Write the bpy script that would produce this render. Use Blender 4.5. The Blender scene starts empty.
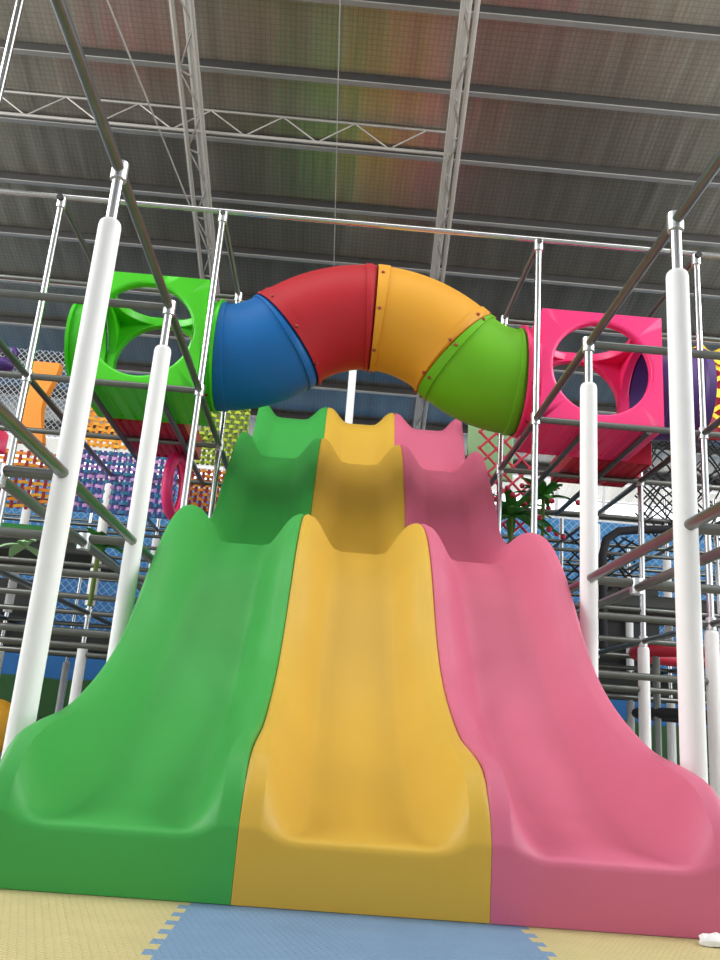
import bpy, math, random
from mathutils import Vector, Matrix
random.seed(7)
sc = bpy.context.scene
COL = sc.collection

# ------------------------------------------------------------------ camera
H = 0.5535
cam_d = bpy.data.cameras.new('camera')
cam = bpy.data.objects.new('camera', cam_d); COL.objects.link(cam)
cx = Vector((0.9963, -0.0447, 0.0736)); cy = -Vector((0.0834, 0.2754, -0.9577)); cz = -Vector((0.0226, 0.9603, 0.2781))
cx.normalize(); cz = (cz - cx * cz.dot(cx)).normalized(); cy = cz.cross(cx)
cam.matrix_world = Matrix(((cx.x, cy.x, cz.x, 0), (cx.y, cy.y, cz.y, 0), (cx.z, cy.z, cz.z, H), (0, 0, 0, 1)))
cam_d.sensor_fit = 'VERTICAL'; cam_d.sensor_height = 24.0; cam_d.lens = 24.0 * 850 / 960
cam_d.clip_end = 200
sc.camera = cam

# ------------------------------------------------------------------ world, light, exposure
w = bpy.data.worlds.new('sky'); sc.world = w; w.use_nodes = True
bg = w.node_tree.nodes['Background']; bg.inputs[0].default_value = (0.93, 0.97, 1.0, 1); bg.inputs[1].default_value = 2.1

def area(name, loc, rot, sx, sy, power, color=(1, 1, 1)):
    l = bpy.data.lights.new(name, 'AREA'); l.shape = 'RECTANGLE'; l.size = sx; l.size_y = sy; l.energy = power; l.color = color
    o = bpy.data.objects.new(name, l); COL.objects.link(o); o.location = loc; o.rotation_euler = rot
    return o
area('daylight_left', (-6.8, 4.4, 7.2), (0, math.radians(-48), 0), 2.4, 5, 330, (1, 0.99, 0.97))
area('daylight_right', (7.2, 4.4, 7.2), (0, math.radians(48), 0), 2.4, 5, 330, (1, 0.99, 0.97))
area('overhead_fill', (0.2, 5.0, 8.1), (math.radians(6), 0, 0), 8, 2.0, 150, (1, 0.99, 0.97))  # added lamp below the closed roof, brightens upward-facing surfaces
sc.view_settings.view_transform = 'Standard'; sc.view_settings.look = 'None'
sc.view_settings.gamma = 1; sc.view_settings.exposure = 0.42; sc.view_settings.use_curve_mapping = False

# ------------------------------------------------------------------ materials
def mat(name, col, rough=0.5, metal=0.0, var=0.0, scale=6.0, bump=0.0, bscale=60.0, coat=0.0, spec=0.5, trans=0.0):
    m = bpy.data.materials.new(name); m.use_nodes = True
    nt = m.node_tree; b = nt.nodes['Principled BSDF']
    b.inputs['Base Color'].default_value = (*col, 1); b.inputs['Roughness'].default_value = rough
    b.inputs['Metallic'].default_value = metal; b.inputs['Coat Weight'].default_value = coat
    b.inputs['Specular IOR Level'].default_value = spec
    if trans: b.inputs['Transmission Weight'].default_value = trans
    tc = nt.nodes.new('ShaderNodeTexCoord')
    if var:
        n = nt.nodes.new('ShaderNodeTexNoise'); n.inputs['Scale'].default_value = scale; n.inputs['Detail'].default_value = 5
        r = nt.nodes.new('ShaderNodeMapRange'); r.inputs[3].default_value = 1 - var; r.inputs[4].default_value = 1 + var
        mx = nt.nodes.new('ShaderNodeMix'); mx.data_type = 'RGBA'; mx.blend_type = 'MULTIPLY'; mx.inputs[0].default_value = 1
        mx.inputs[6].default_value = (*col, 1)
        nt.links.new(tc.outputs['Object'], n.inputs['Vector']); nt.links.new(n.outputs[0], r.inputs[0])
        nt.links.new(r.outputs[0], mx.inputs[7]); nt.links.new(mx.outputs[2], b.inputs['Base Color'])
    if bump:
        n2 = nt.nodes.new('ShaderNodeTexNoise'); n2.inputs['Scale'].default_value = bscale; n2.inputs['Detail'].default_value = 3
        bp = nt.nodes.new('ShaderNodeBump'); bp.inputs['Strength'].default_value = bump; bp.inputs['Distance'].default_value = 0.01
        nt.links.new(tc.outputs['Object'], n2.inputs['Vector']); nt.links.new(n2.outputs[0], bp.inputs['Height'])
        nt.links.new(bp.outputs[0], b.inputs['Normal'])
    return m

def foil_mat():
    m = mat('roof_foil', (0.36, 0.345, 0.32), 0.3, 0.85)
    nt = m.node_tree; b = nt.nodes['Principled BSDF']
    tc = nt.nodes.new('ShaderNodeTexCoord')
    br = nt.nodes.new('ShaderNodeTexBrick'); br.offset = 0
    br.inputs['Scale'].default_value = 1; br.inputs['Brick Width'].default_value = 0.055; br.inputs['Row Height'].default_value = 0.055
    br.inputs['Mortar Size'].default_value = 0.009; br.inputs['Mortar Smooth'].default_value = 0.6
    br.inputs['Color1'].default_value = (0.396, 0.378, 0.336, 1); br.inputs['Color2'].default_value = (0.370, 0.357, 0.315, 1); br.inputs['Mortar'].default_value = (0.318, 0.302, 0.270, 1)
    nt.links.new(tc.outputs['Object'], br.inputs['Vector'])
    wv = nt.nodes.new('ShaderNodeTexNoise'); wv.inputs['Scale'].default_value = 1.0; wv.inputs['Detail'].default_value = 4
    mp = nt.nodes.new('ShaderNodeMapping'); mp.inputs['Scale'].default_value = (5, 0.25, 1)
    nt.links.new(tc.outputs['Object'], mp.inputs['Vector']); nt.links.new(mp.outputs[0], wv.inputs['Vector'])
    r = nt.nodes.new('ShaderNodeMapRange'); r.inputs[3].default_value = 0.6; r.inputs[4].default_value = 1.4
    nt.links.new(wv.outputs[0], r.inputs[0])
    mx = nt.nodes.new('ShaderNodeMix'); mx.data_type = 'RGBA'; mx.blend_type = 'MULTIPLY'; mx.inputs[0].default_value = 1
    nt.links.new(br.outputs[0], mx.inputs[6]); nt.links.new(r.outputs[0], mx.inputs[7]); nt.links.new(mx.outputs[2], b.inputs['Base Color'])
    bp = nt.nodes.new('ShaderNodeBump'); bp.inputs['Strength'].default_value = 0.35; bp.inputs['Distance'].default_value = 0.05
    nt.links.new(wv.outputs[0], bp.inputs['Height']); nt.links.new(bp.outputs[0], b.inputs['Normal'])
    return m

def mural_mat():
    m = mat('mural_paint', (0.02, 0.16, 0.5), 0.75)
    nt = m.node_tree; b = nt.nodes['Principled BSDF']
    tc = nt.nodes.new('ShaderNodeTexCoord'); sp = nt.nodes.new('ShaderNodeSeparateXYZ')
    n = nt.nodes.new('ShaderNodeTexNoise'); n.inputs['Scale'].default_value = 0.5
    ad = nt.nodes.new('ShaderNodeMath'); ad.operation = 'MULTIPLY_ADD'; ad.inputs[1].default_value = 0.5
    rp = nt.nodes.new('ShaderNodeValToRGB'); rp.color_ramp.interpolation = 'LINEAR'
    e = rp.color_ramp.elements; e[0].position = 0.245; e[0].color = (0.025, 0.10, 0.02, 1); e[1].position = 0.25; e[1].color = (0.02, 0.15, 0.42, 1)
    e2 = e.new(0.8); e2.color = (0.05, 0.25, 0.55, 1)
    dv = nt.nodes.new('ShaderNodeMath'); dv.operation = 'DIVIDE'; dv.inputs[1].default_value = 5
    nt.links.new(tc.outputs['Object'], sp.inputs[0]); nt.links.new(tc.outputs['Object'], n.inputs['Vector'])
    nt.links.new(n.outputs[0], ad.inputs[0]); nt.links.new(sp.outputs['Z'], ad.inputs[2]); nt.links.new(ad.outputs[0], dv.inputs[0])
    nt.links.new(dv.outputs[0], rp.inputs[0]); nt.links.new(rp.outputs[0], b.inputs['Base Color'])
    return m

def mat_foam(name, col):
    m = mat(name, col, 0.75, 0, 0.10, 9.0)
    nt = m.node_tree; b = nt.nodes['Principled BSDF']
    tc = nt.nodes.new('ShaderNodeTexCoord'); mp = nt.nodes.new('ShaderNodeMapping'); mp.inputs['Rotation'].default_value = (0, 0, 0.5)
    br = nt.nodes.new('ShaderNodeTexBrick'); br.inputs['Scale'].default_value = 1; br.inputs['Brick Width'].default_value = 0.03
    br.inputs['Row Height'].default_value = 0.014; br.inputs['Mortar Size'].default_value = 0.003; br.inputs['Mortar Smooth'].default_value = 0.8
    br.inputs['Color1'].default_value = (1, 1, 1, 1); br.inputs['Color2'].default_value = (1, 1, 1, 1); br.inputs['Mortar'].default_value = (0, 0, 0, 1)
    bp = nt.nodes.new('ShaderNodeBump'); bp.inputs['Strength'].default_value = 1.0; bp.inputs['Distance'].default_value = 0.004
    nt.links.new(tc.outputs['Object'], mp.inputs[0]); nt.links.new(mp.outputs[0], br.inputs['Vector'])
    nt.links.new(br.outputs[0], bp.inputs['Height']); nt.links.new(bp.outputs[0], b.inputs['Normal'])
    return m

M = {}
M['green_s'] = mat('green_gelcoat', (0.043, 0.345, 0.06), 0.5, 0, 0.06, 3, 0.02, 25, spec=.4)
M['yellow_s'] = mat('yellow_gelcoat', (0.62, 0.382, 0.045), 0.5, 0, 0.06, 3, 0.02, 25, spec=.4)
M['pink_s'] = mat('pink_gelcoat', (0.60, 0.13, 0.22), 0.5, 0, 0.06, 3, 0.02, 25, spec=.4)
M['t_blue'] = mat('blue_plastic', (0.004, 0.115, 0.36), 0.52, 0, 0.05, 4, 0.06, 8, spec=.3)
M['t_red'] = mat('red_plastic', (0.40, 0.014, 0.022), 0.52, 0, 0.05, 4, 0.06, 8, spec=.3)
M['t_yellow'] = mat('amber_plastic', (0.66, 0.31, 0.025), 0.55, 0, 0.05, 4, 0.06, 8, spec=.3)
M['t_green'] = mat('lime_plastic', (0.12, 0.40, 0.008), 0.55, 0, 0.05, 4, 0.06, 8, spec=.3)
M['c_green'] = mat('bright_green_plastic', (0.06, 0.56, 0.008), 0.38, 0, 0.04, 4)
M['c_pink'] = mat('hot_pink_plastic', (0.90, 0.035, 0.20), 0.38, 0, 0.04, 4)
M['c_red'] = mat('crimson_plastic', (0.50, 0.008, 0.035), 0.42, 0, 0.04, 4)
M['c_purple'] = mat('purple_plastic', (0.06, 0.02, 0.16), 0.42, 0, 0.04, 4)
M['bolt'] = mat('dark_red_bolt', (0.30, 0.03, 0.02), 0.5)
M['steel'] = mat('galvanized_steel', (0.56, 0.57, 0.57), 0.2, 0.95, 0.12, 14)
M['steel_d'] = mat('dark_steel', (0.18, 0.19, 0.178), 0.33, 0.9, 0.15, 14)  # darker grey steel for the rails and carousel legs
M['clamp'] = mat('bright_clamp', (0.72, 0.74, 0.75), 0.3, 0.85, 0.06, 20)
M['black'] = mat('pipe_hollow_shade', (0.012, 0.012, 0.013), 0.6)  # black for the painted shade in open pipe ends
M['foam'] = mat('white_foam', (0.86, 0.86, 0.86), 0.65, 0, 0.03, 8, 0.05, 120)
M['roof'] = foil_mat()
M['purlin'] = mat('grey_purlin', (0.30, 0.29, 0.27), 0.5, 0.3, 0.1, 4)
M['shaded_purlin_web'] = mat('shaded_purlin_web', (0.03, 0.028, 0.026), 0.6, 0.2, 0.1, 4)  # shade on the web face put into its colour, darker than the flange
M['truss'] = mat('truss_paint', (0.36, 0.34, 0.31), 0.5, 0.2, 0.1, 4)
M['mural'] = mural_mat()
M['white_wall'] = mat('white_panel', (0.8, 0.8, 0.8), 0.7)
M['concrete'] = mat('concrete', (0.33, 0.31, 0.26), 0.8, 0, 0.15, 3)
M['eva_y'] = mat_foam('yellow_mat', (0.56, 0.48, 0.22))
M['eva_b'] = mat_foam('blue_mat', (0.17, 0.29, 0.45))
M['deck'] = mat('deck_padding', (0.045, 0.05, 0.045), 0.7, 0, 0.2, 5)
M['deck_g'] = mat('green_padding', (0.03, 0.25, 0.05), 0.6, 0, 0.1, 5)
M['rope_b'] = mat('black_rope', (0.012, 0.012, 0.016), 0.8)
M['net_g'] = mat('grey_net', (0.5, 0.56, 0.6), 0.7)
M['mesh_d'] = mat('dark_mesh', (0.035, 0.035, 0.035), 0.8, 0, 0.2, 50)
for k, c in dict(orange=(0.80, 0.27, 0.02), amber=(0.85, 0.42, 0.03), maroon=(0.30, 0.02, 0.03), indigo=(0.05, 0.04, 0.22), teal=(0.02, 0.16, 0.30), lilac=(0.55, 0.30, 0.62),
                 lime=(0.45, 0.55, 0.03), olive=(0.10, 0.16, 0.01), rope_r=(0.45, 0.02, 0.05), leaf=(0.03, 0.20, 0.02), leaf_l=(0.25, 0.45, 0.22), straw=(0.90, 0.62, 0.02)).items():
    M[k] = mat(k + '_fabric' if 'leaf' not in k else k, c, 0.65, 0, 0.1, 10)

# ------------------------------------------------------------------ mesh helpers
class MB:
    def __init__(s): s.v = []; s.f = []
    def add(s, vs, fs):
        o = len(s.v); s.v += [Vector(p) for p in vs]; s.f += [[i + o for i in f] for f in fs]; return s
    def box(s, a, b):
        x0, y0, z0 = a; x1, y1, z1 = b
        return s.add([(x0, y0, z0), (x1, y0, z0), (x1, y1, z0), (x0, y1, z0), (x0, y0, z1), (x1, y0, z1), (x1, y1, z1), (x0, y1, z1)],
                     [(0, 3, 2, 1), (4, 5, 6, 7), (0, 1, 5, 4), (1, 2, 6, 5), (2, 3, 7, 6), (3, 0, 4, 7)])
    def sweep(s, pts, r, n=10, caps=True, closed=False):
        pts = [Vector(p) for p in pts]; N = len(pts); rs = r if isinstance(r, (list, tuple)) else [r] * N
        up = None; rings = []
        for i, p in enumerate(pts):
            if closed: t = pts[(i + 1) % N] - pts[i - 1]
            else: t = (pts[min(i + 1, N - 1)] - pts[max(i - 1, 0)])
            t.normalize()
            if up is None:
                up = Vector((0, 0, 1)) if abs(t.z) < 0.9 else Vector((0, 1, 0))
            a = t.cross(up).normalized(); up2 = a.cross(t).normalized(); up = up2
            rings.append([p + (a * math.cos(2 * math.pi * k / n) + up2 * math.sin(2 * math.pi * k / n)) * rs[i] for k in range(n)])
        vs = [q for rg in rings for q in rg]; fs = []
        for i in range(N if closed else N - 1):
            j = (i + 1) % N
            for k in range(n): fs.append((i * n + k, i * n + (k + 1) % n, j * n + (k + 1) % n, j * n + k))
        if caps and not closed:
            fs.append(tuple(reversed(range(n)))); fs.append(tuple((N - 1) * n + k for k in range(n)))
        return s.add(vs, fs)
    def tube(s, a, b, r, n=10): return s.sweep([a, b], r, n)
    def grid(s, rings, closed_u=False):
        nu = len(rings[0]); vs = [q for rg in rings for q in rg]; fs = []
        for i in range(len(rings) - 1):
            for k in range(nu if closed_u else nu - 1):
                fs.append((i * nu + k, i * nu + (k + 1) % nu, (i + 1) * nu + (k + 1) % nu, (i + 1) * nu + k))
        return s.add(vs, fs)
    def ball(s, c, r, nu=12, nv=8, sq=(1, 1, 1)):
        c = Vector(c); rings = []
        for i in range(nv + 1):
            a = math.pi * i / nv
            rings.append([c + Vector((math.sin(a) * math.cos(2 * math.pi * k / nu) * sq[0], math.sin(a) * math.sin(2 * math.pi * k / nu) * sq[1], math.cos(a) * sq[2])) * r for k in range(nu)])
        return s.grid(rings, True)

def link(name, mb, m, parent=None, label=None, smooth=35, base=None):
    me = bpy.data.meshes.new(name)
    if parent is not None:
        org = Vector(parent.get('_w', (0, 0, 0)))
    else:
        org = Vector(base) if base is not None else Vector((0, 0, 0))
    me.from_pydata([tuple(p - org) for p in mb.v], [], mb.f); me.validate(); me.update()
    me.materials.append(m)
    if smooth:
        me.shade_smooth(); me.set_sharp_from_angle(angle=math.radians(smooth))
    o = bpy.data.objects.new(name, me); COL.objects.link(o)
    if parent is None:
        o.location = org
        o['_w'] = tuple(org)
    else:
        o.parent = parent; o['_w'] = tuple(org)
    if label: o['label'] = label
    return o
def fix_normals(o):
    import bmesh
    bm = bmesh.new(); bm.from_mesh(o.data); bmesh.ops.remove_doubles(bm, verts=bm.verts, dist=0.0005); bmesh.ops.recalc_face_normals(bm, faces=bm.faces); bm.to_mesh(o.data); bm.free()
    o.data.set_sharp_from_angle(angle=math.radians(35)); return o
def tag(o, label, cat, group=None, kind=None):
    o['label'] = label; o['category'] = cat
    if group: o['group'] = group
    if kind: o['kind'] = kind
    return o
def thing(name, label, cat, loc, group=None):
    o = bpy.data.objects.new(name, None); COL.objects.link(o); o.location = loc; o['_w'] = tuple(loc); o.empty_display_size = 0.2
    return tag(o, label, cat, group)
def structure(o): o['kind'] = 'structure'; return o
def interp(tab, x):
    # monotone cubic
    n = len(tab); xs = [t[0] for t in tab]; ys = [t[1] for t in tab]
    if x <= xs[0]: return ys[0]
    if x >= xs[-1]: return ys[-1]
    d = [(ys[i + 1] - ys[i]) / (xs[i + 1] - xs[i]) for i in range(n - 1)]
    ms = [d[0]] + [0 if d[i - 1] * d[i] <= 0 else 2 * d[i - 1] * d[i] / (d[i - 1] + d[i]) for i in range(1, n - 1)] + [d[-1]]
    for i in range(n - 1):
        if x <= xs[i + 1]:
            h = xs[i + 1] - xs[i]; t = (x - xs[i]) / h
            return (2*t**3 - 3*t*t + 1) * ys[i] + (t**3 - 2*t*t + t) * h * ms[i] + (-2*t**3 + 3*t*t) * ys[i+1] + (t**3 - t*t) * h * ms[i+1]

# ------------------------------------------------------------------ setting
EY, EZ, SL = 14.5, 5.2, 0.35           # eave of the shed roof and its slope
def roof_z(y): return EZ + SL * (EY - y)
structure(link('floor', MB().box((-14, -6, -0.22), (14, 16, -0.02)), M['concrete']))
RF = MB(); y0, y1 = -6.2, 15.2
RF.add([(-11, y0, roof_z(y0)), (11, y0, roof_z(y0)), (11, y1, roof_z(y1)), (-11, y1, roof_z(y1)),
        (-11, y0, roof_z(y0) + .1), (11, y0, roof_z(y0) + .1), (11, y1, roof_z(y1) + .1), (-11, y1, roof_z(y1) + .1)],
       [(0, 3, 2, 1), (4, 5, 6, 7), (0, 1, 5, 4), (1, 2, 6, 5), (2, 3, 7, 6), (3, 0, 4, 7)])
structure(link('ceiling', RF, M['roof'], smooth=0))
structure(link('unseen_wall_front', MB().box((-11, -6.2, -0.02), (11, -6.0, 12.2)), mat('bounce_wall_grey', (.6, .6, .6), .6, 0, .1, 2), smooth=0))  # unseen wall added behind the camera to cut frontal skylight and bounce some
structure(link('wall_back', MB().box((-14, 14.5, -0.02), (14, 14.7, 4.35)), M['mural'], smooth=0))
mbw = MB().box((-14, 14.5, 4.35), (14, 14.62, 4.43)).box((-14, 14.5, 5.08), (14, 14.62, 5.2))
for i in range(33): mbw.box((-14 + i * .85, 14.52, 4.43), (-13.95 + i * .85, 14.6, 5.08))
mbw.box((-14, 14.53, 4.72), (14, 14.58, 4.75))
structure(link('window_1', mbw, M['white_wall'], smooth=0))
# purlins: C channels running across under the roof
k = 0
py = 7.05 - 0.81 * 15
while py < 14.4:
    z = roof_z(py); mb = MB()
    mb.box((-11, py - .012, z - .095), (11, py + .012, z - .005))
    p = link('trim_%d' % (k + 1), mb, M['shaded_purlin_web'], smooth=0); structure(p); k += 1
    link('flange', MB().box((-11, py - .012, z - .108), (11, py + .06, z - .095)), M['purlin'], p, smooth=0); py += 0.81

def roof_truss(xa, label, w_=.16, dx=0.0):
    t = thing('roof_truss', label, 'truss', (xa, 9.0, roof_z(9.0) - .5), 'roof trusses under the foil')
    P = lambda x, y, dz: (x + dx * (y - 9), y, roof_z(y) - dz)
    for sx in (-w_ / 2, w_ / 2):
        link('chord', MB().sweep([P(xa + sx, -.5, .42), P(xa + sx, 14.4, .42)], .028, 8), M['truss'], t)
    link('chord', MB().sweep([P(xa, -.5, .23), P(xa, 14.4, .23)], .03, 8), M['truss'], t)
    mb = MB(); y = 0.0; s = 1
    while y < 14:
        mb.tube(P(xa + s * w_ / 2, y, .42), P(xa - s * w_ / 2, y + .45, .42), .012, 6)
        mb.tube(P(xa + s * w_ / 2, y, .42), P(xa, y + .22, .23), .012, 6)
        y += .45; s = -s
    link('lacing', mb, M['truss'], t)
roof_truss(-2.0, 'painted steel roof truss rising above the green cube box, left one', .2)
roof_truss(1.0, 'painted steel roof truss under the foil roof, right of centre above amber tube segment', .14, .05)
t = thing('lattice_girder', 'thin zigzag lattice girder running across below the roof purlins', 'girder', (0, 8.5, 6.9))
link('chord', MB().tube((-9, 8.4, 7.0), (.95, 8.4, 7.0), .02, 6), M['truss'], t)
link('chord', MB().tube((-9, 8.4, 7.3), (.95, 8.4, 7.3), .016, 6), M['truss'], t)
mb = MB(); x = -9.0; s = 0
while x < .5: mb.tube((x, 8.4, 7.0 + .3 * s), (x + .42, 8.4, 7.3 - .3 * s), .009, 6); s = 1 - s; x += .42
link('lacing', mb, M['truss'], t)
tag(link('tie_rod', MB().tube((-2.95, 6.6, roof_z(6.6) - .25), (-2.0, 10.2, roof_z(10.2) - .25), .012, 6), M['truss']), 'thin slanting tie rod under the roof, left of the left truss', 'rod')
tag(link('tie_rod', MB().tube((-.45, 5.5, roof_z(5.5) - .22), (-.30, 11.5, roof_z(11.5) - .22), .006, 6), M['truss']), 'hair-thin straight wire under the roof above the red tube segment', 'rod')

# ------------------------------------------------------------------ floor mats
def eva_tile(x0, x1, y0, y1, m, label, teeth=(1, 1), ph=0):
    n = 10; d = .03; pts = []
    def run(a, b, fixed, axis, amp):
        out = []
        for i in range(n * 2):
            tt = a + (b - a) * i / (n * 2); t2 = a + (b - a) * (i + 1) / (n * 2)
            off = amp if (axis == 1 and int(min(tt, t2) / (1.05 / 2 / n) + 1000.5) % 2 == 0) else 0
            for q in (tt, t2): out.append((q, fixed + off) if axis == 0 else (fixed + off, q))
        return out
    pts += run(x0, x1, y0, 0, 0.0) + run(y0, y1, x1, 1, d * teeth[1]) + run(x1, x0, y1, 0, 0.0) + run(y1, y0, x0, 1, d * teeth[0])
    q = []
    for p in pts:
        if not q or (abs(p[0] - q[-1][0]) + abs(p[1] - q[-1][1])) > 1e-6: q.append(p)
    if abs(q[0][0] - q[-1][0]) + abs(q[0][1] - q[-1][1]) < 1e-6: q.pop()
    N = len(q)
    mb = MB().add([(a, b, -.002) for a, b in q] + [(a, b, -.02) for a, b in q], [tuple(range(N)), tuple(reversed(range(N, 2 * N)))] + [(i, i + N, (i + 1) % N + N, (i + 1) % N) for i in range(N)])
    o = link('foam_mat', mb, m, smooth=0); return tag(o, label, 'mat', 'interlocking floor mats')
XM = [-2.5, -1.44, -.38, .66, 1.72, 2.78]
mats_row = [('eva_b', None), ('eva_y', 'yellow foam floor mat with toothed edge in front of the green slide'), ('eva_b', 'blue foam floor mat in front of the yellow slide'),
            ('eva_y', 'yellow foam floor mat in front of the pink slide'), ('eva_b', None)]
for i in range(5):
    if mats_row[i][1]: eva_tile(XM[i], XM[i + 1], 1.85, 2.90, M[mats_row[i][0]], mats_row[i][1], (1, 1), 0 if i != 2 else 0)

# ------------------------------------------------------------------ slide lanes
ZW = [(2.885, .245), (2.93, .315), (3.0, .405), (3.1, .46), (3.25, .492), (3.55, .54), (3.9, .655), (4.25, .83), (4.5, 1.03), (4.75, 1.31), (5.0, 1.57), (5.3, 1.78), (5.6, 1.90), (5.95, 1.975),
      (6.35, 1.99), (6.6, 2.04), (6.95, 2.22), (7.18, 2.5), (7.5, 2.82), (7.75, 3.07), (8.0, 3.25), (8.25, 3.345), (8.6, 3.37), (8.9, 3.41), (9.1, 3.58), (9.3, 3.9), (9.5, 4.15), (9.62, 4.21), (10.2, 4.21)]
ZF = [(2.885, .20), (3.1, .205), (3.5, .27), (3.9, .42), (4.3, .63), (4.7, .95), (5.0, 1.24), (5.3, 1.49), (5.6, 1.645), (5.9, 1.72), (6.3, 1.735), (6.65, 1.77), (6.95, 1.97), (7.2, 2.28), (7.5, 2.6),
      (7.85, 2.93), (8.05, 3.045), (8.2, 3.075), (8.6, 3.08), (8.9, 3.14), (9.1, 3.42), (9.3, 3.8), (9.42, 3.95), (9.55, 4.0), (10.2, 4.02)]
def lane(xc, m, label, hw=.4008):
    us = [-1, -.985, -.96, -.93, -.9, -.87, -.85, -.83, -.81, -.78, -.75, -.72, -.69, -.66, -.63, -.6, -.56, -.52, -.48, -.44, -.3, -.15]
    us = us + [0] + [-u for u in reversed(us)]
    def hfun(u, ar, kk, st):
        a = abs(u)
        if a >= .96: return 1 - ((a - .96) / .04) ** 2 * .06
        if a >= ar: base = min(1, (a - ar) / (.962 - ar)); return .965 + .035 * math.sin(base * math.pi / 2)
        s = max(0, (a - st) / (ar - st)); h1 = .965 * s ** 2.2
        s2 = min(1, max(0, (a - .34) / .55)); h2 = .955 * (s2 * s2 * (3 - 2 * s2)) ** 1.1
        return h1 + (h2 - h1) * kk
    ys = []; y = 2.95
    while y < 10.2: ys.append(y); y += .06 if y < 6.5 else .08
    ys.append(10.2)
    rings = []
    def ring(y, zoff, ytab, zmax=None):
        zf, zw = interp(ZF, ytab), interp(ZW, ytab)
        kk = min(1, max(0, (ytab - 3.15) / .7)); hs = [hfun(u, .83 + .05 * kk * kk * (3 - 2 * kk), kk * kk * (3 - 2 * kk), .50 - .20 * min(1, max(0, (ytab - 2.95) / .6))) for u in us]
        top = [(xc + u * hw, y, max(.002, zf + (zw - zf) * h + zoff)) for u, h in zip(us, hs)]
        if ytab < 3.7: zb = .0
        else:
            k = min(1, (ytab - 3.7) / .8); zb = (zf - .14) * k * k * (3 - 2 * k)
        return [Vector(p) for p in top] + [Vector((xc + hw, y, zb)), Vector((xc - hw, y, zb))]
    r0 = ring(2.885, 0, 2.885)
    for p in r0: p.z = min(p.z, .001)
    rings.append([Vector((p.x, 2.885, .001 if i < len(us) else 0)) for i, p in enumerate(r0)])
    rings.append(ring(2.885, -.03, 2.885)); rings.append(ring(2.889, -.014, 2.885)); rings.append(ring(2.899, -.004, 2.89)); rings.append(ring(2.918, 0, 2.92))
    for y in ys: rings.append(ring(y, 0, y))
    mb = MB().grid(rings, True); n = len(rings[0]); mb.f.append(list(reversed(range(n)))); mb.f.append([len(mb.v) - n + i for i in range(n)])
    o = link('wave_slide', mb, m, base=(xc, 2.885, 0), smooth=40); fix_normals(o); o.data.set_sharp_from_angle(angle=math.radians(45))
    return tag(o, label, 'slide', 'side by side wave slide lanes')
XC = .172
lane(XC - .803, M['green_s'], 'glossy green wavy fibreglass slide lane, left of the yellow lane')
lane(XC, M['yellow_s'], 'glossy yellow wavy fibreglass slide lane between the green and pink lanes')
lane(XC + .803, M['pink_s'], 'glossy pink wavy fibreglass slide lane, right of the yellow lane')

# ------------------------------------------------------------------ steel play frames
ROWS = [3.47, 4.83, 6.2, 7.57, 8.93, 10.3, 11.66, 13.0]
LC = [-1.15, -2.48, -3.81, -5.14, -6.47]; RC = [1.48, 2.81, 4.14, 5.47, 6.8]
PR = .026
FL = thing('climbing_structure', 'galvanized pipe frame with white foam-sleeved posts left of the green slide', 'frame', (-3, 6, 0))
FR = thing('climbing_structure', 'galvanized pipe frame with white foam-sleeved posts right of the pink slide', 'frame', (3, 6, 0))
def coupling(post, x, y, z):
    link('coupling', MB().tube((x, y, z - .045), (x, y, z + .045), .038, 14), M['clamp'], post)
def sleeve(post, x, y, z0, z1):
    r = .051
    link('foam_sleeve', MB().sweep([(x, y, z0), (x, y, z0 + .01), (x, y, z1 - .03), (x, y, z1 - .01), (x, y, z1)], [r, r, r, r * .93, r * .78], 24), M['foam'], post, 'white foam sleeve')
def post(frame, x, y, top, foams, joints, cap=None):
    p = link('post', MB().tube((x, y, -.02), (x, y, top), PR, 14), M['steel'], frame)
    for a, b in foams: sleeve(p, x, y, a, b)
    for z in joints: coupling(p, x, y, z)
    return p
def rail(frame, a, b, m='steel_d', r=PR, name='rail'):
    return link(name, MB().tube(a, b, r, 12), M[m], frame)
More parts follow.
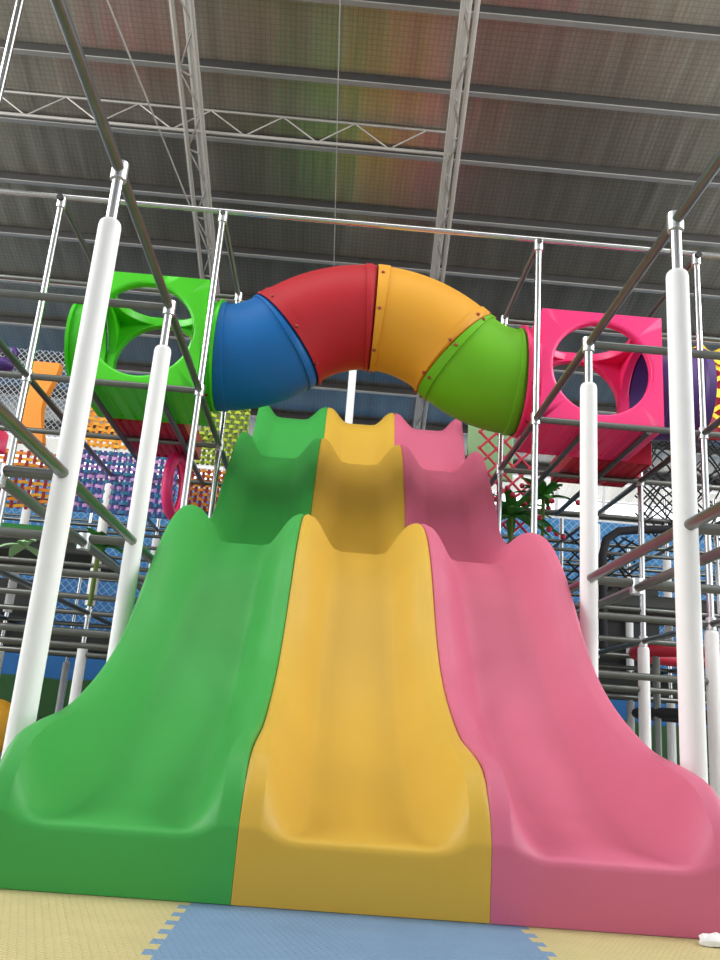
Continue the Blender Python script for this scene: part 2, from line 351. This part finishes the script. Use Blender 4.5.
for frame, cols, sgn in ((FL, LC, -1), (FR, RC, 1)):
    for ci, x in enumerate(cols):
        for ri, y in enumerate(ROWS):
            if ri < 2 and ci == 0: top, foams, jn = 2.985, [(0, 2.69)], (1.47, 2.955)
            elif ri < 2 and ci == 1 and ri == 1: top, foams, jn = 5.6, [(0, 1.4)], (1.47, 2.955)
            elif ri in (2, 3) and ci < 2: top, foams, jn = 4.53, [(0, 1.42)], (1.47, 2.96, 4.5)
            elif ri in (0, 1): continue
            elif ri > 3:
                top = 3.7 if (ci + ri) % 2 else 3.25
                foams = [(0, 1.15)] + ([(1.55, 2.86)] if (ri + ci) % 3 else [])
                jn = (1.47, 2.96) if ri == 4 else ()
            else: top, foams, jn = 3.3, [(0, 1.42)], (1.47, 2.96)
            if ri > 3 and ci == 0 and ri > 5: continue
            post(frame, x, y, top, foams, jn)
    xe = cols[-1]
    for ri, y in enumerate(ROWS):
        for z in (1.47, 2.96):
            if ri == 0 and z > 2: continue
            if ri == 0: rail(frame, (cols[0], y, z), (cols[0] + sgn * 2.6, y, z)); continue
            rail(frame, (cols[0], y, z), (xe, y, z))
    for ci, x in enumerate(cols):
        ys = 1.6 if ci < 2 else 6.2
        rail(frame, (x, ys, 1.47), (x, 13.0, 1.47)); rail(frame, (x, ys, 2.96), (x, 13.0, 2.96))
    # second depth rail on short stubs, deck joists and low rails
    x2 = cols[0] + sgn * .28
    rail(frame, (x2, 1.6, 1.44), (x2, 8.9, 1.44))
    for y in ROWS[:2]: coupling(frame, x2, y, 1.45)
    for dx in ((.42, .9) if sgn > 0 else (.33, .88)): rail(frame, (cols[0] + sgn * dx, 6.2, 2.94), (cols[0] + sgn * dx, 8.93, 2.94))
    for y in ROWS[2:6]: rail(frame, (cols[0], y, 1.20 if y > 9 else 1.05), (xe, y, 1.20 if y > 9 else 1.05))
    for y, z in ((8.93, 2.55), (8.93, 2.2), (8.93, 1.85), (10.3, 3.3), (10.3, 2.6), (10.3, 2.3), (7.57, 1.75), (11.66, 2.3), (11.66, 1.75), (13.0, 3.3), (13.0, 2.4)):
        rail(frame, (cols[0] + sgn * .0, y, z), (xe, y, z), r=.02, name='guard_rail')
    for z in (.12, .34): rail(frame, (cols[1], 11.66, z), (xe, 11.66, z), r=.03, name='low_rail')
# top level rails
tag(link('overhead_pipe', MB().tube((-4.2, 6.2, 4.56), (4.2, 6.2, 4.56), .022, 12), M['steel'], base=(0, 6.2, 4.5)), 'long horizontal steel pipe spanning above the rainbow tube', 'pipe')
rail(FL, (-4.2, 7.57, 4.5), (-1.15, 7.57, 4.5), 'steel_d', .024, 'top_rail'); rail(FR, (1.48, 7.57, 4.5), (4.2, 7.57, 4.5), 'steel_d', .024, 'top_rail')
for fr, x in ((FL, -1.15), (FL, -2.48), (FR, 1.48), (FR, 2.81)):
    r = rail(fr, (x, 6.16, 4.525), (x, 7.6, 4.525), 'steel_d', .024, 'top_rail')
    if abs(x) > 2: link('open_end_shade', MB().tube((x, 6.14, 4.525), (x, 6.17, 4.525), .027, 12), M['black'], r)  # black disc paints the shade inside the open pipe end
# centre post behind the slide top
tag(link('slide_post', MB().sweep([(.04, 10.4, 0), (.04, 10.4, 5.2)], .05, 16), M['foam'], base=(.04, 10.4, 0)), 'white post standing behind the top of the yellow slide', 'post')

# ------------------------------------------------------------------ play cubes
def ring_face(mb, cen, U, V, hu, hv, r, depth, N, seg=48):
    """square plastic face with a round hole whose rim turns inward"""
    cen, U, V, N = Vector(cen), Vector(U), Vector(V), Vector(N)
    out, mid, inn, rim1, rim2 = [], [], [], [], []
    ca = math.atan2(hv, hu)
    angs = sorted([2 * math.pi * k / seg + .02 for k in range(seg)] + [ca, math.pi - ca, math.pi + ca, 2 * math.pi - ca])
    for a in angs:
        c, s = math.cos(a), math.sin(a)
        m = 1 / max(abs(c) / hu, abs(s) / hv)
        out.append(cen + U * c * m + V * s * m)
        mid.append(cen + U * c * (r + .03) + V * s * (r + .03))
        inn.append(cen + (U * c + V * s) * (r + .008) - N * .006)
        rim1.append(cen + (U * c + V * s) * r - N * .02)
        rim2.append(cen + (U * c + V * s) * (r + .004) - N * depth)
    mb.grid([out, mid, inn, rim1, rim2], True)
    back = [p - N * depth for p in out]
    mb.grid([rim2, back], True)
def play_cube(name, a, b, m, label, holes, r=.40, cat='play cube', collars=()):
    a, b = Vector(a), Vector(b); c = (a + b) / 2; h = (b - a) / 2
    t = thing(name, label, cat, (c.x, c.y, a.z))
    mb = MB()
    spec = {'front': ((c.x, a.y, c.z), (1, 0, 0), (0, 0, 1), h.x, h.z, (0, -1, 0)), 'back': ((c.x, b.y, c.z), (-1, 0, 0), (0, 0, 1), h.x, h.z, (0, 1, 0)),
            'left': ((a.x, c.y, c.z), (0, -1, 0), (0, 0, 1), h.y, h.z, (-1, 0, 0)), 'right': ((b.x, c.y, c.z), (0, 1, 0), (0, 0, 1), h.y, h.z, (1, 0, 0)),
            'top': ((c.x, c.y, b.z), (1, 0, 0), (0, 1, 0), h.x, h.y, (0, 0, 1)), 'bottom': ((c.x, c.y, a.z), (1, 0, 0), (0, -1, 0), h.x, h.y, (0, 0, -1))}
    for k, (cc, U, V, hu, hv, N) in spec.items():
        if k in holes: ring_face(mb, cc, U, V, hu, hv, min(r, hu - .07, hv - .07), .08, N)
        else:
            cc, U, V, N = Vector(cc), Vector(U), Vector(V), Vector(N)
            n = 8 if k == 'bottom' else 1
            # panel with shallow pressed grooves
            rows = []
            for i in range(n):
                f0 = -1 + 2 * i / n; f1 = -1 + 2 * (i + 1) / n; g = .02 / hu if n > 1 else 0
                for f, dz in ((f0, 0), (f1 - g * 2, 0), (f1 - g * 1.5, .012 if i < n - 1 else 0), (f1 - g * .5, .012 if i < n - 1 else 0)):
                    rows.append([cc + U * hu * f - V * hv - N * dz, cc + U * hu * f + V * hv - N * dz])
            rows.append([cc + U * hu - V * hv, cc + U * hu + V * hv])
            mb.grid(rows); mb.grid([[p - N * .03 for p in rw] for rw in rows])
    sh = link('shell', mb, m, t); fix_normals(sh)
    bv = sh.modifiers.new('b', 'BEVEL'); bv.width = .018; bv.segments = 3; bv.limit_method = 'ANGLE'; bv.angle_limit = math.radians(50)
    wn = sh.modifiers.new('w', 'WEIGHTED_NORMAL'); wn.weight = 100; wn.keep_sharp = False
    for side, x0, x1, rr in collars:
        mb = MB(); yc, zc = c.y, c.z - .0
        prof = [(x0, rr), (x0 + (x1 - x0) * .75, rr), (x0 + (x1 - x0) * .8, rr + .025), (x1, rr + .025), (x1, rr - .03), (x0, rr - .03)]
        mb.grid([[Vector((x, yc + q * math.cos(2 * math.pi * k / 48), zc + q * math.sin(2 * math.pi * k / 48))) for k in range(48)] for x, q in prof], True)
        o = link('collar', mb, m, t); fix_normals(o)
        for k in range(8):
            an = 2 * math.pi * (k + .5) / 8
            if x1 > x0 and side == 'right' or side == 'left' and c.x > 0:
                link('bolt', MB().ball(((x0 + x1) / 2, yc + (rr + .003) * math.cos(an), zc + (rr + .003) * math.sin(an)), .014, 8, 6), M['bolt'], o, 'dark red bolt')
    return t
GA, GB = (-2.17, 6.27, 2.995), (-1.20, 7.13, 3.96)
PA, PB = (1.54, 6.27, 2.995), (2.53, 7.13, 3.97)
play_cube('play_cube', GA, GB, M['c_green'], 'bright green plastic cube box with round holes left of the rainbow tube', ('front', 'back', 'top', 'left', 'right'),
          collars=(('right', -1.20, -1.10, .455), ('left', -2.17, -2.30, .36)))
play_cube('play_cube', PA, PB, M['c_pink'], 'hot pink plastic cube box with round holes right of the rainbow tube', ('front', 'back', 'top', 'left', 'right'),
          collars=(('left', 1.54, 1.43, .455),))
play_cube('play_cube', (-2.05, 7.16, 2.995), (-1.42, 8.2, 3.2), M['c_red'], 'crimson plastic box behind and below the bright green cube box', ('top',))
play_cube('play_cube', (2.05, 7.16, 2.995), (2.77, 7.93, 3.2), M['c_red'], 'crimson plastic box behind and below the hot pink cube box', ('top',))
# purple tube on the far side of the pink cube
mb = MB(); pr = [(2.535, .40), (2.60, .42), (2.62, .395), (2.90, .395), (2.92, .42), (2.98, .42), (2.98, .37), (2.535, .37)]
mb.grid([[Vector((x, 6.7 + q * math.cos(2 * math.pi * k / 40), 3.48 + q * math.sin(2 * math.pi * k / 40))) for k in range(40)] for x, q in pr], True)
tag(fix_normals(link('crawl_tube', mb, M['c_purple'], base=(2.9, 6.7, 3.1))), 'dark purple crawl tube on the right side of the hot pink cube', 'tube')

# ------------------------------------------------------------------ rainbow tunnel
TH = math.radians(42); XS, XE, TY, TZ = -1.10, 1.43, 6.7, 3.475
Ra = .80; Rb = (XE - XS) / 2 / math.sin(TH) - Ra
def arc(seg, t):        # centre point and tangent angle on elbow 0..3, t 0..1
    if seg == 0: a = TH * t; return XS + Ra * math.sin(a), TZ + Ra * (1 - math.cos(a)), a
    if seg == 1:
        a = TH * (1 - t); x1 = XS + (Ra + Rb) * math.sin(TH); z1 = TZ + (Ra + Rb) * (1 - math.cos(TH))
        return x1 - Rb * math.sin(a), z1 - Rb * (1 - math.cos(a)), a
    x, z, a = arc(3 - seg, 1 - t); return XS + XE - x, z, -a
TT = thing('crawl_tunnel', 'arched crawl tube of blue, red, amber and lime segments above the slide', 'tunnel', ((XS + XE) / 2, TY, 3.0))
for seg, (mk, nm) in enumerate((('t_blue', 'blue'), ('t_red', 'red'), ('t_yellow', 'amber'), ('t_green', 'lime green'))):
    rings = []; N = 26; R0 = .448
    prof = []
    for i in range(N + 1):
        t = i / N; f = (R0 + .012) if (t < .085 or t > .915) else R0
        if i in (0, N): prof.append((t, f - .02))
        prof.append((t, f))
        if i < N:
            t2 = (i + 1) / N
            f2 = (R0 + .012) if (t2 < .085 or t2 > .915) else R0
            if f2 != f: prof.append(((t + t2) / 2, f)); prof.append(((t + t2) / 2 + .004, f2))
    prof += [(1 - i / N, .42) for i in range(N + 1)]
    for t, q in prof:
        tt = .004 + t * .992; x, z, a = arc(seg, min(max(tt, 0), 1)); ca, sa = math.cos(a), math.sin(a)
        rings.append([Vector((x - sa * q * math.sin(b), TY + q * math.cos(b), z + ca * q * math.sin(b))) for b in [2 * math.pi * k / 56 for k in range(56)]])
    mb = MB().grid(rings, True)
    o = link('tube_segment', mb, M[mk], TT, nm + ' bent tube segment', smooth=30); fix_normals(o)
    for te in (.045, .955):
        x, z, a = arc(seg, te)
        if (seg, te) in ((0, .045), (3, .955)) : continue
        if seg in (1,) and te > .5: continue
        if seg in (3,) and te > .5: continue
        if seg == 0 and te > .5: continue
        for k in range(8):
            b = 2 * math.pi * (k + .35) / 8; q = R0 + .014
            link('bolt', MB().ball((x - math.sin(a) * q * math.sin(b), TY + q * math.cos(b), z + math.cos(a) * q * math.sin(b)), .015, 8, 6), M['bolt'], o, 'dark red bolt')

# ------------------------------------------------------------------ decks, screens and nets further back
def slab(name, a, b, m, label, cat, group=None):
    mb = MB().box(a, b); o = link(name, mb, m, base=((a[0] + b[0]) / 2, (a[1] + b[1]) / 2, a[2]), smooth=0)
    bv = o.modifiers.new('b', 'BEVEL'); bv.width = .02; bv.segments = 2
    return tag(o, label, cat, group)
slab('deck', (-6.4, 10.36, 1.22), (-1.2, 12.9, 1.43), M['deck'], 'dark padded upper deck behind the green slide', 'deck')
slab('deck', (1.55, 10.36, 1.22), (6.7, 12.9, 1.43), M['deck'], 'dark padded upper deck behind the pink slide', 'deck')
slab('deck', (-5.4, 8.98, 2.08), (-2.55, 10.2, 2.22), M['deck'], 'dark intermediate deck at the left edge below the green padded ledge', 'deck')
slab('deck', (2.88, 9.0, 2.0), (5.4, 10.2, 2.14), M['deck'], 'dark intermediate deck behind the tall right foam post', 'deck')
slab('padded_edge', (-5.1, 8.98, 2.27), (-3.1, 9.2, 2.36), M['deck_g'], 'green padded ledge below the orange strap net at left edge', 'ledge')
slab('mesh_screen', (-5.1, 11.75, 1.52), (-3.85, 11.79, 2.15), M['mesh_d'], 'black mesh screen on the left deck behind white posts', 'screen')
slab('mesh_screen', (3.7, 11.75, 1.5), (4.6, 11.79, 2.7), M['mesh_d'], 'black mesh screen on the right deck behind white posts', 'screen')
slab('gym_mat', (-3.7, 12.0, -.02), (-2.6, 12.9, .16), M['t_blue'], 'dark blue gym mat lying behind the left posts', 'mat')

def strap_net(a, b, nh, nv, mh, mv, label, y, wav=.006, sw=.034, mh2=None):
    x0, z0 = a; x1, z1 = b
    t = thing('strap_net', label, 'net', ((x0 + x1) / 2, y, z0))
    mbs = [MB(), MB()]; ph = random.random() * 6
    for i in range(nh):
        zc = z0 + (z1 - z0) * (i + .5) / nh; L = []; n = 24; mb = mbs[i % 2]
        vs = []
        for j in range(n + 1):
            x = x0 + (x1 - x0) * j / n; zz = zc + wav * math.sin(j * 1.3 + i * 2.0 + ph); yy = y + .012 * (1 if (int(j * nv / n) + i) % 2 else -1)
            vs += [(x, yy - .004, zz - sw / 2), (x, yy - .004, zz + sw / 2), (x, yy + .004, zz + sw / 2), (x, yy + .004, zz - sw / 2)]
        fs = []
        for j in range(n):
            for q in range(4): fs.append((j * 4 + q, j * 4 + (q + 1) % 4, j * 4 + 4 + (q + 1) % 4, j * 4 + 4 + q))
        mb.add(vs, fs)
    if mh2: link('horizontal_straps', mbs[0], M[mh], t); link('horizontal_straps', mbs[1], M[mh2], t)
    else:
        mbs[0].add(mbs[1].v, mbs[1].f); link('horizontal_straps', mbs[0], M[mh], t)
    mb = MB()
    for i in range(nv):
        xc = x0 + (x1 - x0) * (i + .5) / nv
        mb.box((xc - sw * .5, y - .004, z0), (xc + sw * .5, y + .004, z1))
    link('vertical_straps', mb, M[mv], t)
    return t
strap_net((-3.0, 3.25), (-2.2, 3.95), 12, 12, 'amber', 'orange', 'orange woven strap net under the left end of green cube', 8.9)
strap_net((-5.0, 2.5), (-2.95, 3.15), 10, 26, 'amber', 'maroon', 'orange and maroon woven strap net at left edge of frame', 8.9, mh2='orange')
strap_net((-2.88, 2.52), (-1.75, 3.22), 13, 20, 'teal', 'indigo', 'indigo and lilac woven strap net behind left foam posts', 8.9, mh2='lilac')
strap_net((-1.68, 3.3), (-1.12, 4.05), 13, 10, 'lime', 'olive', 'lime woven strap net behind the left end of the blue tube segment', 9.4)
strap_net((-1.72, 2.75), (-1.12, 3.25), 9, 10, 'orange', 'maroon', 'orange woven strap net below the lime strap net', 9.4)
strap_net((3.15, 3.55), (4.3, 4.45), 9, 3, 'straw', 'maroon', 'yellow wavy strap net at the right edge beside purple tube', 7.62, .03, .05)
slab('crash_pad', (3.15, 7.70, 3.5), (4.3, 7.76, 4.4), M['c_red'], 'dark red panel behind the yellow wavy strap net', 'panel')
# orange curved panel
mb = MB(); rr = []
for i in range(13):
    a = i / 12; z = 3.15 + .9 * a; w0 = .12 + .03 * math.cos(a * 6)
    rr.append([Vector((-3.28 - .03 * math.sin(a * 5) - w0, 8.55, z)), Vector((-3.28 - .03 * math.sin(a * 5) + w0, 8.55, z)), Vector((-3.28 - .03 * math.sin(a * 5) + w0, 8.67, z)), Vector((-3.28 - .03 * math.sin(a * 5) - w0, 8.67, z))])
mb.grid(rr, True); mb.f.append([0, 1, 2, 3]); mb.f.append([len(mb.v) - 1 - i for i in range(4)])
tag(fix_normals(link('plastic_climber', mb, M['orange'], base=(-3.4, 8.6, 3.15))), 'upright curvy orange plastic climber left of the tall front foam post', 'panel')

def rope_net(name, a, b, y, d, r, m, label, skew=True, kind=None, jit=0.0):
    x0, z0 = a; x1, z1 = b; mb = MB(); W, Hh = x1 - x0, z1 - z0
    n = int((W + Hh) / d) + 1
    for s in (1, -1):
        for i in range(n):
            c = i * d
            # line x - x0 = c - t (s=1) , t from 0..H
            t0 = max(0, c - W); t1 = min(Hh, c)
            if t1 - t0 < .02: continue
            f = (lambda t: (x0 + c - t)) if s == 1 else (lambda t: (x1 - c + t))
            k = max(1, int((t1 - t0) / .25)) if jit else 1
            pts = [(f(t0 + (t1 - t0) * j / k) + random.uniform(-jit, jit), y + random.uniform(-jit, jit) + .005 * s, z0 + t0 + (t1 - t0) * j / k + random.uniform(-jit, jit)) for j in range(k + 1)]
            mb.sweep(pts, r, 4 if r < .01 else 6)
    o = link(name, mb, m, base=((x0 + x1) / 2, y, z0), smooth=0); return tag(o, label, 'net', None, kind)
rope_net('chain_net', (-7, 1.5), (-1.3, 4.3), 13.4, .13, .004, M['net_g'], 'pale diamond mesh safety net in front of the blue wall at left')
rope_net('chain_net', (1.6, 1.5), (7, 4.3), 13.4, .13, .004, M['net_g'], 'pale diamond mesh safety net in front of the blue wall at right')
rope_net('chain_net', (-4.6, 3.45), (-3.0, 4.5), 9.3, .07, .004, M['net_g'], 'fine grey mesh net at left edge above the orange strap nets')
rope_net('rope_net', (1.5, 2.7), (2.1, 4.2), 8.95, .19, .015, M['rope_r'], 'red thick rope net behind the top of the pink slide', jit=.0)
rope_net('rope_net', (3.3, 2.8), (5.4, 4.0), 8.95, .10, .010, M['rope_b'], 'black tangled rope net behind the right foam post', jit=.07)
rope_net('rope_net', (2.6, 2.2), (3.4, 2.85), 9.3, .16, .012, M['rope_b'], 'black sagging rope net under the crimson cube at right', jit=.05)
slab('padded_panel', (1.42, 9.2, 3.35), (1.95, 9.26, 4.2), M['leaf_l'], 'pale green panel behind the red rope net', 'panel').name = 'wall_pad'
# bent black pipe
mb = MB().sweep([(2.78, 8.6, 1.5), (2.78, 8.6, 2.45), (2.82, 8.6, 2.62), (2.95, 8.6, 2.72), (3.2, 8.6, 2.76), (4.2, 8.6, 2.85)], .045, 12)
tag(link('padded_pipe', mb, M['rope_b'], base=(2.78, 8.6, 1.5)), 'black padded pipe bent at a right angle beside right foam posts', 'pipe')
# pink climb-through ring
t = thing('crawl_ring', 'upright pink plastic crawl-through ring below the crimson cube at left', 'ring', (-1.6, 8.0, 2.3))
pts = [(-1.58 + .035 * math.cos(2 * math.pi * k / 40), 8.0 + .28 * math.cos(2 * math.pi * k / 40), 2.65 + .29 * math.sin(2 * math.pi * k / 40)) for k in range(40)]
link('rim', MB().sweep(pts, .052, 12, closed=True), M['c_pink'], t)
link('inner_sleeve', MB().grid([[Vector((-1.58 + .035 * math.cos(b) - dx, 8.0 + .25 * math.cos(b), 2.65 + .25 * math.sin(b))) for b in [2 * math.pi * k / 32 for k in range(32)]] for dx in (0, .06)], True), M['c_red'], t, 'crimson inside')
# round carousel at right
t = thing('carousel', 'round carousel with red padded top ring and black lower ring behind right posts', 'carousel', (3.95, 8.3, 0))
cc = lambda r, z: [(3.95 + r * math.cos(2 * math.pi * k / 48), 8.3 + r * math.sin(2 * math.pi * k / 48) * .65, z) for k in range(48)]
link('top_ring', MB().sweep(cc(.92, 1.46), .07, 12, closed=True), M['c_red'], t, 'red padded ring')
link('lower_ring', MB().sweep(cc(.92, .88), .05, 12, closed=True), M['rope_b'], t, 'black ring')
for k in range(6):
    a = 2 * math.pi * (k + .4) / 6; x, y = 3.95 + .92 * math.cos(a), 8.3 + .6 * math.sin(a)
    link('leg', MB().tube((x, y, -.02), (x, y, 1.44), .035, 10), M['steel_d'], t)
# orange ball at left edge
tag(link('bouncy_ball', MB().ball((-3.45, 9.5, .27), .29, 24, 16), M['amber'], base=(-3.45, 9.5, 0)), 'amber round ball on the floor at the left edge', 'ball')
slab('pink_pad', (-4.2, 8.0, 2.99), (-3.5, 8.6, 3.22), M['c_pink'], 'hot pink block at the left edge above the orange strap net', 'pad')
# purple toy
t = thing('toy_figure', 'small dark purple knobbly toy at left edge on the frame', 'toy', (-3.3, 7.57, 3.5))
link('body', MB().ball((-3.32, 7.57, 3.58), .13, 14, 10, (1.2, .8, .6)).ball((-3.2, 7.57, 3.70), .06, 12, 8, (.8, .8, 1.2)), M['c_purple'], t)

# ------------------------------------------------------------------ artificial plants
def plant(name, c, n, L, label, m='leaf', droop=.5, stem=True, berries=None):
    t = thing(name, label, 'plant', c); mb = MB(); c = Vector(c)
    tops = []
    for i in range(n):
        a = 2 * math.pi * i / n + random.uniform(-.3, .3); el = random.uniform(.1, 1.2); l = L * random.uniform(.6, 1.1)
        d = Vector((math.cos(a) * math.cos(el), math.sin(a) * math.cos(el), math.sin(el))); side = Vector((-math.sin(a), math.cos(a), 0))
        rr = []
        for j in range(6):
            s = j / 5; p = c + d * l * s - Vector((0, 0, droop * l * s * s)); wd = .045 * math.sin(math.pi * (.12 + .86 * s)) + .002
            rr.append([p - side * wd, p + Vector((0, 0, .012)), p + side * wd, p - Vector((0, 0, .006))])
        mb.grid(rr, True); tops.append(p)
    link('leaves', mb, M[m], t)
    if stem: link('stem', MB().tube(c - Vector((0, 0, .5)), c + Vector((0, 0, .03)), .02, 8), M['olive'], t)
    if berries:
        for p in tops[::2]: link('flower', MB().ball(p, .03, 8, 6), M[berries], t, 'red blossom')
plant('artificial_plant', (1.75, 8.3, 2.7), 30, .55, 'bushy artificial plant with red blossoms beside the pink slide top', berries='rope_r')
plant('artificial_plant', (2.15, 8.6, 3.0), 24, .5, 'smaller artificial plant under the left edge of the hot pink cube', berries='rope_r')
plant('artificial_plant', (-2.0, 7.2, 1.85), 20, .35, 'dark green artificial plant behind second left foam post')
plant('artificial_leaf', (-2.2, 6.0, 1.6), 5, .22, 'pale green artificial leaf sprig on the left frame rail', m='leaf_l', stem=False)
# crumpled tissue
mb = MB().ball((1.245, 2.80, .010), .045, 14, 8, (1.2, .6, .45))
for v in mb.v: v.x += random.uniform(-.006, .006); v.z = max(0.0, v.z + random.uniform(-.005, .008))
tag(link('crumpled_tissue', mb, M['foam'], base=(1.27, 2.8, 0)), 'small white crumpled tissue on the yellow mat at lower right', 'tissue')

for o in bpy.data.objects:
    if '_w' in o: del o['_w']
